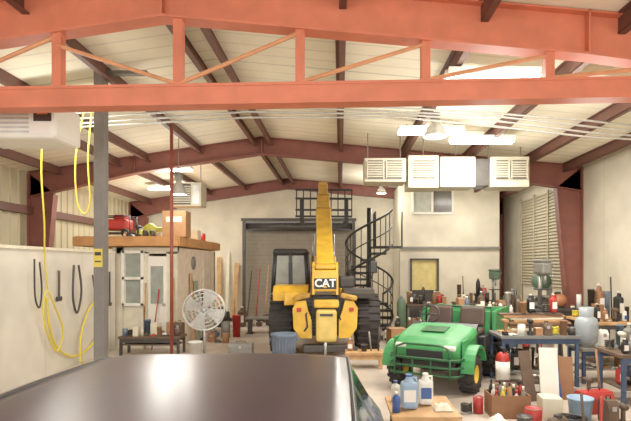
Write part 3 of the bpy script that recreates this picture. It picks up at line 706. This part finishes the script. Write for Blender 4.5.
b=B(); b.lathe([(0,0),(.2,0),(.24,.52),(.26,.54),(.26,.58),(.235,.58),(.19,.03),(0,.03)],bluegM,n=24)
for i in range(24):
    a=2*math.pi*i/24; b.cyl((.203*math.cos(a),.203*math.sin(a),.04),(.238*math.cos(a),.238*math.sin(a),.5),.008,bluegM,n=5)
b.done('body',r)
for s_ in (-1,1): B().box((s_*.27,0,.47),(.04,.1,.05),bluegM,bev=.01).done('handle',r)
bench('work_stand',(.45,9.3,0),(.7,.4,.3),woodM,woodM,'low wooden stand beside machine',shelf=False)
scatter(.12,.78,9.25,9.35,.3,5,'on low stand',.8)
# loft items
r=root('pressure_washer','red engine unit with black frame on loft','machine',(-5.3,11.9,2.55))
B().box((0,0,.3),(.62,.4,.26),rdM,bev=.05).done('body',r)
B().box((.1,-.02,.48),(.28,.3,.12),M('dark_red',(140,30,26),.4),bev=.04).done('fuel_tank',r)
B().pipe([(-.38,-.2,.03),(-.38,-.2,.5),(.38,-.2,.5),(.38,-.2,.03)],.018,blackM).pipe([(-.38,.2,.03),(-.38,.2,.5),(.38,.2,.5),(.38,.2,.03)],.018,blackM).box((0,0,.1),(.76,.44,.04),blackM).done('frame',r)
for x in (-.3,.3): B().lathe([(0,-.03),(.09,-.03),(.1,0),(.09,.03),(0,.03)],blackM,c=(x,-.26,.1),axis='Y').done('wheel',r)
r=root('loft_blower','yellow-green portable blower on loft','machine',(-4.55,12.0,2.55))
B().lathe([(0,-.08),(.15,-.08),(.17,0),(.15,.08),(0,.08)],limeM,c=(0,0,.18),axis='Y').done('housing',r)
B().box((.25,0,.2),(.24,.15,.1),limeM,bev=.02).done('nozzle',r); B().box((-.24,0,.12),(.16,.18,.14),limeM,bev=.03).done('engine',r)
B().box((0,0,.015),(.4,.24,.03),blackM).done('base',r)
carton((-3.82,11.7,2.55),(.54,.4,.6),m=cardM,lab='tall brown cardboard carton on loft')
B().box((0,0,0),(.36,.004,.12),creamM).done('shipping_label',loc=(-3.82,11.494,2.95),label='cream paper label stuck on brown carton',cat='label')
carton((-3.8,13.0,2.55),(.28,.3,.25),m=creamM,lab='pale small carton on loft edge')
can((-3.75,13.6,2.55),.09,.2,rdM,'red can on loft edge'); toolbox((-4.85,12.7,2.55),(.5,.3,.3),greyM,'grey toolbox on loft'); carton((-4.4,13.4,2.55),(.5,.4,.35),lab='brown carton stored deep on loft')
scatter(-5.0,-4.2,11.4,11.45,2.55,5,'on loft edge',.55)
# left floor items
bench('work_table',(-4.0,10.7,0),(1.3,.5,.4),dirtM,dgreyM,'low wooden work table before office')
scatter(-4.6,-3.4,10.55,10.62,.4,10,'on low work table',.9); scatter(-4.6,-3.4,10.78,10.88,.4,7,'at back of low work table',1.2)
scatter(-4.5,-3.5,10.62,10.72,.235,8,'under low work table',.42)
stick((-4.35,11.15,0),(-4.42,11.36,1.5),.015,woodM,'wooden broom handle leaning on office wall'); stick((-4.2,11.15,0),(-4.1,11.33,1.35),.015,rdM,'red mop handle leaning on office wall'); stick((-3.75,11.2,0),(-3.78,11.38,1.6),.015,woodM,'wooden rake handle leaning on office wall')
B().lathe([(.0,0),(.17,0),(.17,.02),(0,.02)],greyM,axis='X',n=24).done('wall_disc',loc=(xs_+.0,12.6,1.95),label='round grey disc on bare drywall',cat='disc')
board((-3.58,12.7,0),(.03,.3,1.5),(0,-3,0),M('green_grey_sheet',(140,150,130),.6),'grey-green sheet leaning on drywall')
board((-3.56,12.25,0),(.03,.12,1.7),(0,-3,0),woodM,'wooden board leaning on drywall')
board((-3.56,13.1,0),(.03,.2,1.2),(0,-3,0),dirtM,'dark brown board leaning on drywall')
scatter(-3.45,-2.7,12.2,12.4,0,4,'on floor by drywall',1.6); scatter(-3.4,-2.6,13.0,13.4,0,3,'beside drywall on floor',2.2)
bucket((-2.95,10.2,0),.14,.34,binM,'white bucket near office wall'); toolbox((-2.1,10.6,0),(.5,.25,.26),greyM,'grey toolbox on floor near fan')
B().box((0,0,.03),(1.0,.35,.06),greyM,bev=.01).done('steel_plank',loc=(-2.1,13.9,.4),label='grey steel plank on trestles',cat='plank')
for x in (-2.5,-1.7): B().box((0,0,.2),(.08,.35,.4),dgreyM,bev=.01).box((0,0,.01),(.2,.4,.02),dgreyM).done('trestle',loc=(x,13.9,0),label='short steel trestle under plank',cat='trestle')
for i,x in enumerate((-4.5,-4.25,-4.0,-3.75)):
    board((x,17.6,0),(.1+.06*(i%2),.03,2.0+.2*(i%3)),(-8,2*(i-2),0),woodM if i%2 else creamM,'long board leaning on rear wall')
scatter(-4.3,-1.6,16.6,16.9,0,11,'on floor by rear door',2.2); scatter(-4.0,-1.5,15.4,15.7,0,9,'on floor behind machine',2.0)
for i,(x,m) in enumerate(((-3.2,dgreyM),(-2.9,rdM),(-2.6,woodM))): stick((x,17.2,0),(x+.1,17.55,1.7+.1*i),.02,m,'long handled tool leaning at rear door')
def cylinder_tank(loc,r_,h,m,lab,name='gas_cylinder'):
    r=root(name,lab,'gas cylinder',loc)
    B().lathe([(0,0),(r_,0),(r_,h*.82),(r_*.8,h*.9),(r_*.3,h*.94),(r_*.3,h*.95)],m,n=18).done('body',r)
    B().cyl((0,0,h*.94),(0,0,h),r_*.2,steelM,n=10).box((0,0,h*.98),(r_*.7,.03,.03),steelM).done('valve',r)
dgm=M('dark_green',(48,88,62),.5)
cylinder_tank((1.62,13.2,0),.12,1.1,mgM,'green gas cylinder standing by stairs'); cylinder_tank((4.45,12.9,0),.12,1.3,greyM,'grey gas cylinder beside bench'); cylinder_tank((4.15,12.4,0),.12,1.25,dgm,'dark green gas cylinder beside bench')
# mid-right benches
bench('work_bench',(2.35,13.6,0),(1.1,.6,.85),dirtM,dgreyM,'wooden work bench in front of office block'); scatter(1.85,2.85,13.4,13.45,.85,8,'on rear work bench',1.2); scatter(1.85,2.85,13.68,13.8,.85,8,'at back of rear work bench',1.8); scatter(1.9,2.8,13.5,13.6,.235,5,'under rear work bench',1.3)
bench('work_bench',(3.7,13.4,0),(1.3,.6,.9),dirtM,dgreyM,'dark cluttered work bench'); scatter(3.1,3.95,13.2,13.25,.9,8,'on dark work bench',1.3); scatter(3.15,3.95,13.5,13.6,.9,6,'at back of dark work bench',2.2); scatter(3.15,4.2,13.3,13.4,.235,6,'under dark work bench',1.3)
bench('work_bench',(3.35,11.2,0),(1.5,.7,.8),woodM,dgreyM,'long wooden bench in mid shop'); scatter(2.65,4.05,10.95,11.0,.8,12,'on mid shop bench',1.0); scatter(2.65,4.05,11.3,11.42,.8,9,'at back of mid shop bench',1.9); scatter(2.7,4.0,11.1,11.2,.235,8,'under mid shop bench',1.2)
scatter(3.2,4.2,10.15,10.3,0,6,'on floor before mid shop bench',2.2)
bench('machine_bench',(4.75,11.0,0),(1.1,.6,.95),dgreyM,dgreyM,'dark steel bench carrying drill press')
scatter(5.05,5.28,10.85,10.95,.95,2,'on steel bench',1.5); scatter(4.3,5.2,10.85,11.0,.235,5,'under steel bench',1.4)
def drillpress(loc,lab,m,s=1):
    r=root('drill_press',lab,'drill press',loc); r.scale=(s,s,s)
    B().box((0,0,.03),(.3,.42,.06),dgreyM,bev=.01).done('base',r)
    B().cyl((0,.12,.05),(0,.12,.85),.04,steelM).done('column',r)
    B().box((0,-.02,.38),(.28,.26,.03),dgreyM,bev=.008).done('table',r)
    B().box((0,-.0,.8),(.2,.5,.24),m,bev=.04).box((0,.0,.95),(.22,.5,.07),m,bev=.03).done('head',r)
    B().cyl((0,-.14,.5),(0,-.14,.7),.025,steelM).done('chuck',r)
    b=B()
    for a in (0,120,240): b.pipe([(.12,-.1,.75),(.12,-.1,.75),(.15,-.1+.18*math.cos(math.radians(a)),.75+.18*math.sin(math.radians(a)))],.01,steelM)
    b.done('feed_handle',r)
drillpress((4.45,11.0,.95),'grey bench drill press on steel bench',greyM,1.1); drillpress((4.15,13.45,.9),'green bench drill press on cluttered bench',mgM,.9)
motor((4.83,11.1,.95),1.3,M('orange_brown',(166,104,66),.5),90,'orange-brown motor unit on steel bench')
r=root('band_saw','tall grey-green band saw beside benches','saw',(4.95,12.3,0))
B().box((0,0,.35),(.4,.4,.7),greyM,bev=.02).done('base',r)
B().lathe([(0,-.08),(.22,-.08),(.22,.08),(0,.08)],mgM,c=(0,0,1.5),axis='Y').done('upper_wheel_cover',r); B().lathe([(0,-.08),(.22,-.08),(.22,.08),(0,.08)],greyM,c=(0,0,.9),axis='Y').done('lower_wheel_cover',r); B().box((.2,0,1.2),(.1,.12,.7),greyM).done('frame',r)
B().box((-.1,-.1,1.14),(.4,.4,.03),steelM).done('table',r)
# blue bench near right with lumber
bench('work_bench',(3.12,8.1,0),(1.25,.7,.8),M('bench_top_grey',(112,112,108),.5),tealM,'blue steel work bench piled with boards')
pile(3.15,8.18,.8,9,1.05,'on blue bench')
scatter(2.52,3.7,7.83,7.87,.8,9,'along front of blue bench',.9)
scatter(2.8,3.55,8.15,8.19,1.12,6,'on lumber pile',1.0)
scatter(2.6,3.65,7.95,8.05,.235,8,'under blue bench',1.2); scatter(2.6,3.65,8.22,8.3,.235,5,'deep under blue bench',1.8)
scatter(2.9,3.9,8.75,8.9,0,5,'on floor behind blue bench',3.4)
bench('metal_table',(4.4,8.25,0),(1.1,.6,.57),greyM,tealM,'low steel table near side wall')
r=root('propane_tank','pale grey propane tank with collar on steel table','propane tank',(4.0,8.12,.57)); r.scale=(1.15,1.15,1.15)
tkM=M('tank_grey',(144,152,156),.4)
B().lathe([(0,.03),(.1,.03),(.15,.08),(.155,.2),(.155,.32),(.14,.4),(.05,.45),(0,.45)],tkM,n=22).done('body',r)
B().lathe([(.11,0),(.11,.06)],greyM,n=20).done('foot_ring',r); B().lathe([(.09,.42),(.1,.56),(.09,.56),(.085,.42)],tkM,n=20).done('collar',r)
B().cyl((0,0,.44),(0,0,.52),.03,M('brass',(180,150,70),.3,.8)).done('valve',r)
scatter(4.25,4.85,8.1,8.3,.57,4,'on low steel table',1.8); scatter(3.95,4.8,8.1,8.2,.235,6,'under low steel table',.9)
r=root('fire_extinguisher','red cylinder with white band and black hose','fire extinguisher',(2.44,7.5,0))
B().lathe([(0,0),(.09,0),(.1,.03),(.1,.50),(.07,.58),(.03,.6)],rdM,n=20).done('body',r); B().lathe([(.102,.18),(.103,.18),(.103,.46),(.102,.46)],whiteM,n=20).done('paper_label',r)
B().box((0,0,.64),(.05,.16,.04),blackM).cyl((0,0,.58),(0,0,.64),.02,blackM).done('handle',r); B().pipe([(.03,0,.62),(.14,0,.56),(.14,0,.3)],.012,blackM).done('hose',r)
board((2.82,6.7,0),(.24,.02,.78),(-10,0,-8),whiteM,'white panel offcut standing upright'); board((3.0,6.95,0),(.2,.02,.7),(-12,0,10),blueM,'blue panel offcut standing upright'); board((3.2,7.05,0),(.2,.02,.6),(-14,4,0),dcardM,'brown hardboard offcut standing upright'); board((2.66,6.95,0),(.16,.02,.7),(-12,-5,0),dirtM,'dark board offcut standing upright')
r=root('storage_crate','open crate full of spray cans and bottles','crate',(2.12,6.35,0))
b=B(); b.box((0,0,.015),(.48,.34,.03),dcardM)
for s_ in (-1,1): b.box((s_*.235,0,.14),(.012,.34,.28),dcardM); b.box((0,s_*.165,.14),(.48,.012,.28),dcardM)
b.done('body',r)
for i in range(5):
    for j in range(3):
        m,cn=PAL[(i*3+j*2)%7]; bottle((1.95+i*.085,6.25+j*.1,.032),.033,.3+.05*((i+j)%3),m,[rdM,whiteM,blackM][(i+j)%3],'spray_can',cn+' spray can in open crate','spray can')
rag((1.9,6.0,0),.26,binM,'crumpled white rag on floor by crate'); carton((2.62,6.25,0),(.24,.26,.26),-6,creamM,'pale carton on floor by crate'); can((2.3,5.95,0),.1,.2,rdM,'red paint can on floor by crate'); can((2.1,5.7,0),.08,.18,dgreyM,'dark paint can on floor by crate')
bucket((2.98,6.2,0),.15,.26,pblueM,'pale blue bucket on floor'); coil((2.72,5.85,0),.16,blackM,'black cable coil on floor'); motor((2.45,5.62,0),.8,dirtM,30,'rusty motor on floor')
toolbox((3.3,6.5,0),(.42,.26,.28),rdM,'red toolbox on floor near bench',12); toolbox((2.32,7.08,0),(.34,.2,.24),dirtM,'brown toolbox on floor',-8)
scatter(2.62,3.7,7.32,7.4,0,7,'on floor before blue bench',1.6); scatter(3.35,3.72,6.9,7.0,0,2,'on floor by side bench',2.2)
scatter(2.5,3.8,5.22,5.32,0,9,'on floor among clutter',1.1); scatter(3.15,3.7,5.75,6.0,0,4,'on floor near red toolbox',1.6)
scatter(1.55,1.85,6.35,6.5,0,2,'on floor beside crate',1.0)
bench('work_bench',(4.2,7.0,0),(.9,.7,.7),dirtM,tealM,'dark topped bench by side wall'); scatter(3.8,4.6,6.75,6.82,.7,8,'on side bench',1.1); scatter(3.8,4.6,7.1,7.2,.7,6,'at back of side bench',1.8); scatter(3.85,4.5,6.9,7.0,.235,5,'under side bench',1.2)
bench('work_bench',(5.1,9.7,0),(.9,1.2,.85),woodM,dgreyM,'wooden bench against side wall'); scatter(4.72,5.4,9.25,9.35,.85,8,'on bench against side wall',1.1); scatter(4.72,5.5,9.7,9.8,.85,6,'in middle of side wall bench',1.8); scatter(4.72,5.5,10.1,10.2,.85,5,'at back of side wall bench',2.4)
scatter(4.72,5.45,9.3,9.5,.235,6,'under bench against side wall',1.4)
scatter(3.9,4.6,9.2,9.5,0,4,'on floor near side wall',3.0)
board((5.5,9.0,0),(.1,.03,2.2),(-2,6,0),woodM,'long board leaning on side wall')
board((5.45,8.7,0),(.16,.03,1.9),(-2,7,0),creamM,'pale board leaning on side wall')
board((5.3,8.85,0),(.08,.03,2.0),(-2,9,0),dirtM,'dark board leaning on side wall')
bucket((1.3,10.6,0),.15,.34,binM,'white bucket near machine wheel'); carton((1.35,11.9,0),(.4,.4,.4),12,lab='brown carton on floor near stairs'); scatter(.95,2.1,12.5,12.7,0,8,'on floor near stairs',1.9)
scatter(1.6,2.5,11.4,11.7,0,5,'on floor behind green vehicle',2.2)
bucket((.75,13.6,0),.16,.36,ylwM,'yellow bucket near stairs')
scatter(1.8,3.2,15.0,15.3,0,7,'on floor near doorway',2.6)
scatter(3.3,5.0,14.9,15.2,0,8,'on floor along office block',3.8)
# ---------------------------------------------------------------- world + camera
w=bpy.data.worlds.new('World'); sc.world=w; w.use_nodes=True
bg=w.node_tree.nodes['Background']; bg.inputs[0].default_value=(1,.97,.94,1); bg.inputs[1].default_value=3.2
cam=bpy.data.cameras.new('Camera'); co=bpy.data.objects.new('Camera',cam); C.objects.link(co); sc.camera=co
co.location=(0,0,1.9); co.rotation_euler=(math.radians(90),0,0)
cam.sensor_width=36; cam.lens=500/631*36
cam.shift_x=(315.5-340)/631; cam.shift_y=(265-210.5)/631
cam.clip_start=.05
sc.view_settings.view_transform='Standard'
sc.view_settings.exposure=.28
sc.view_settings.gamma=1.15
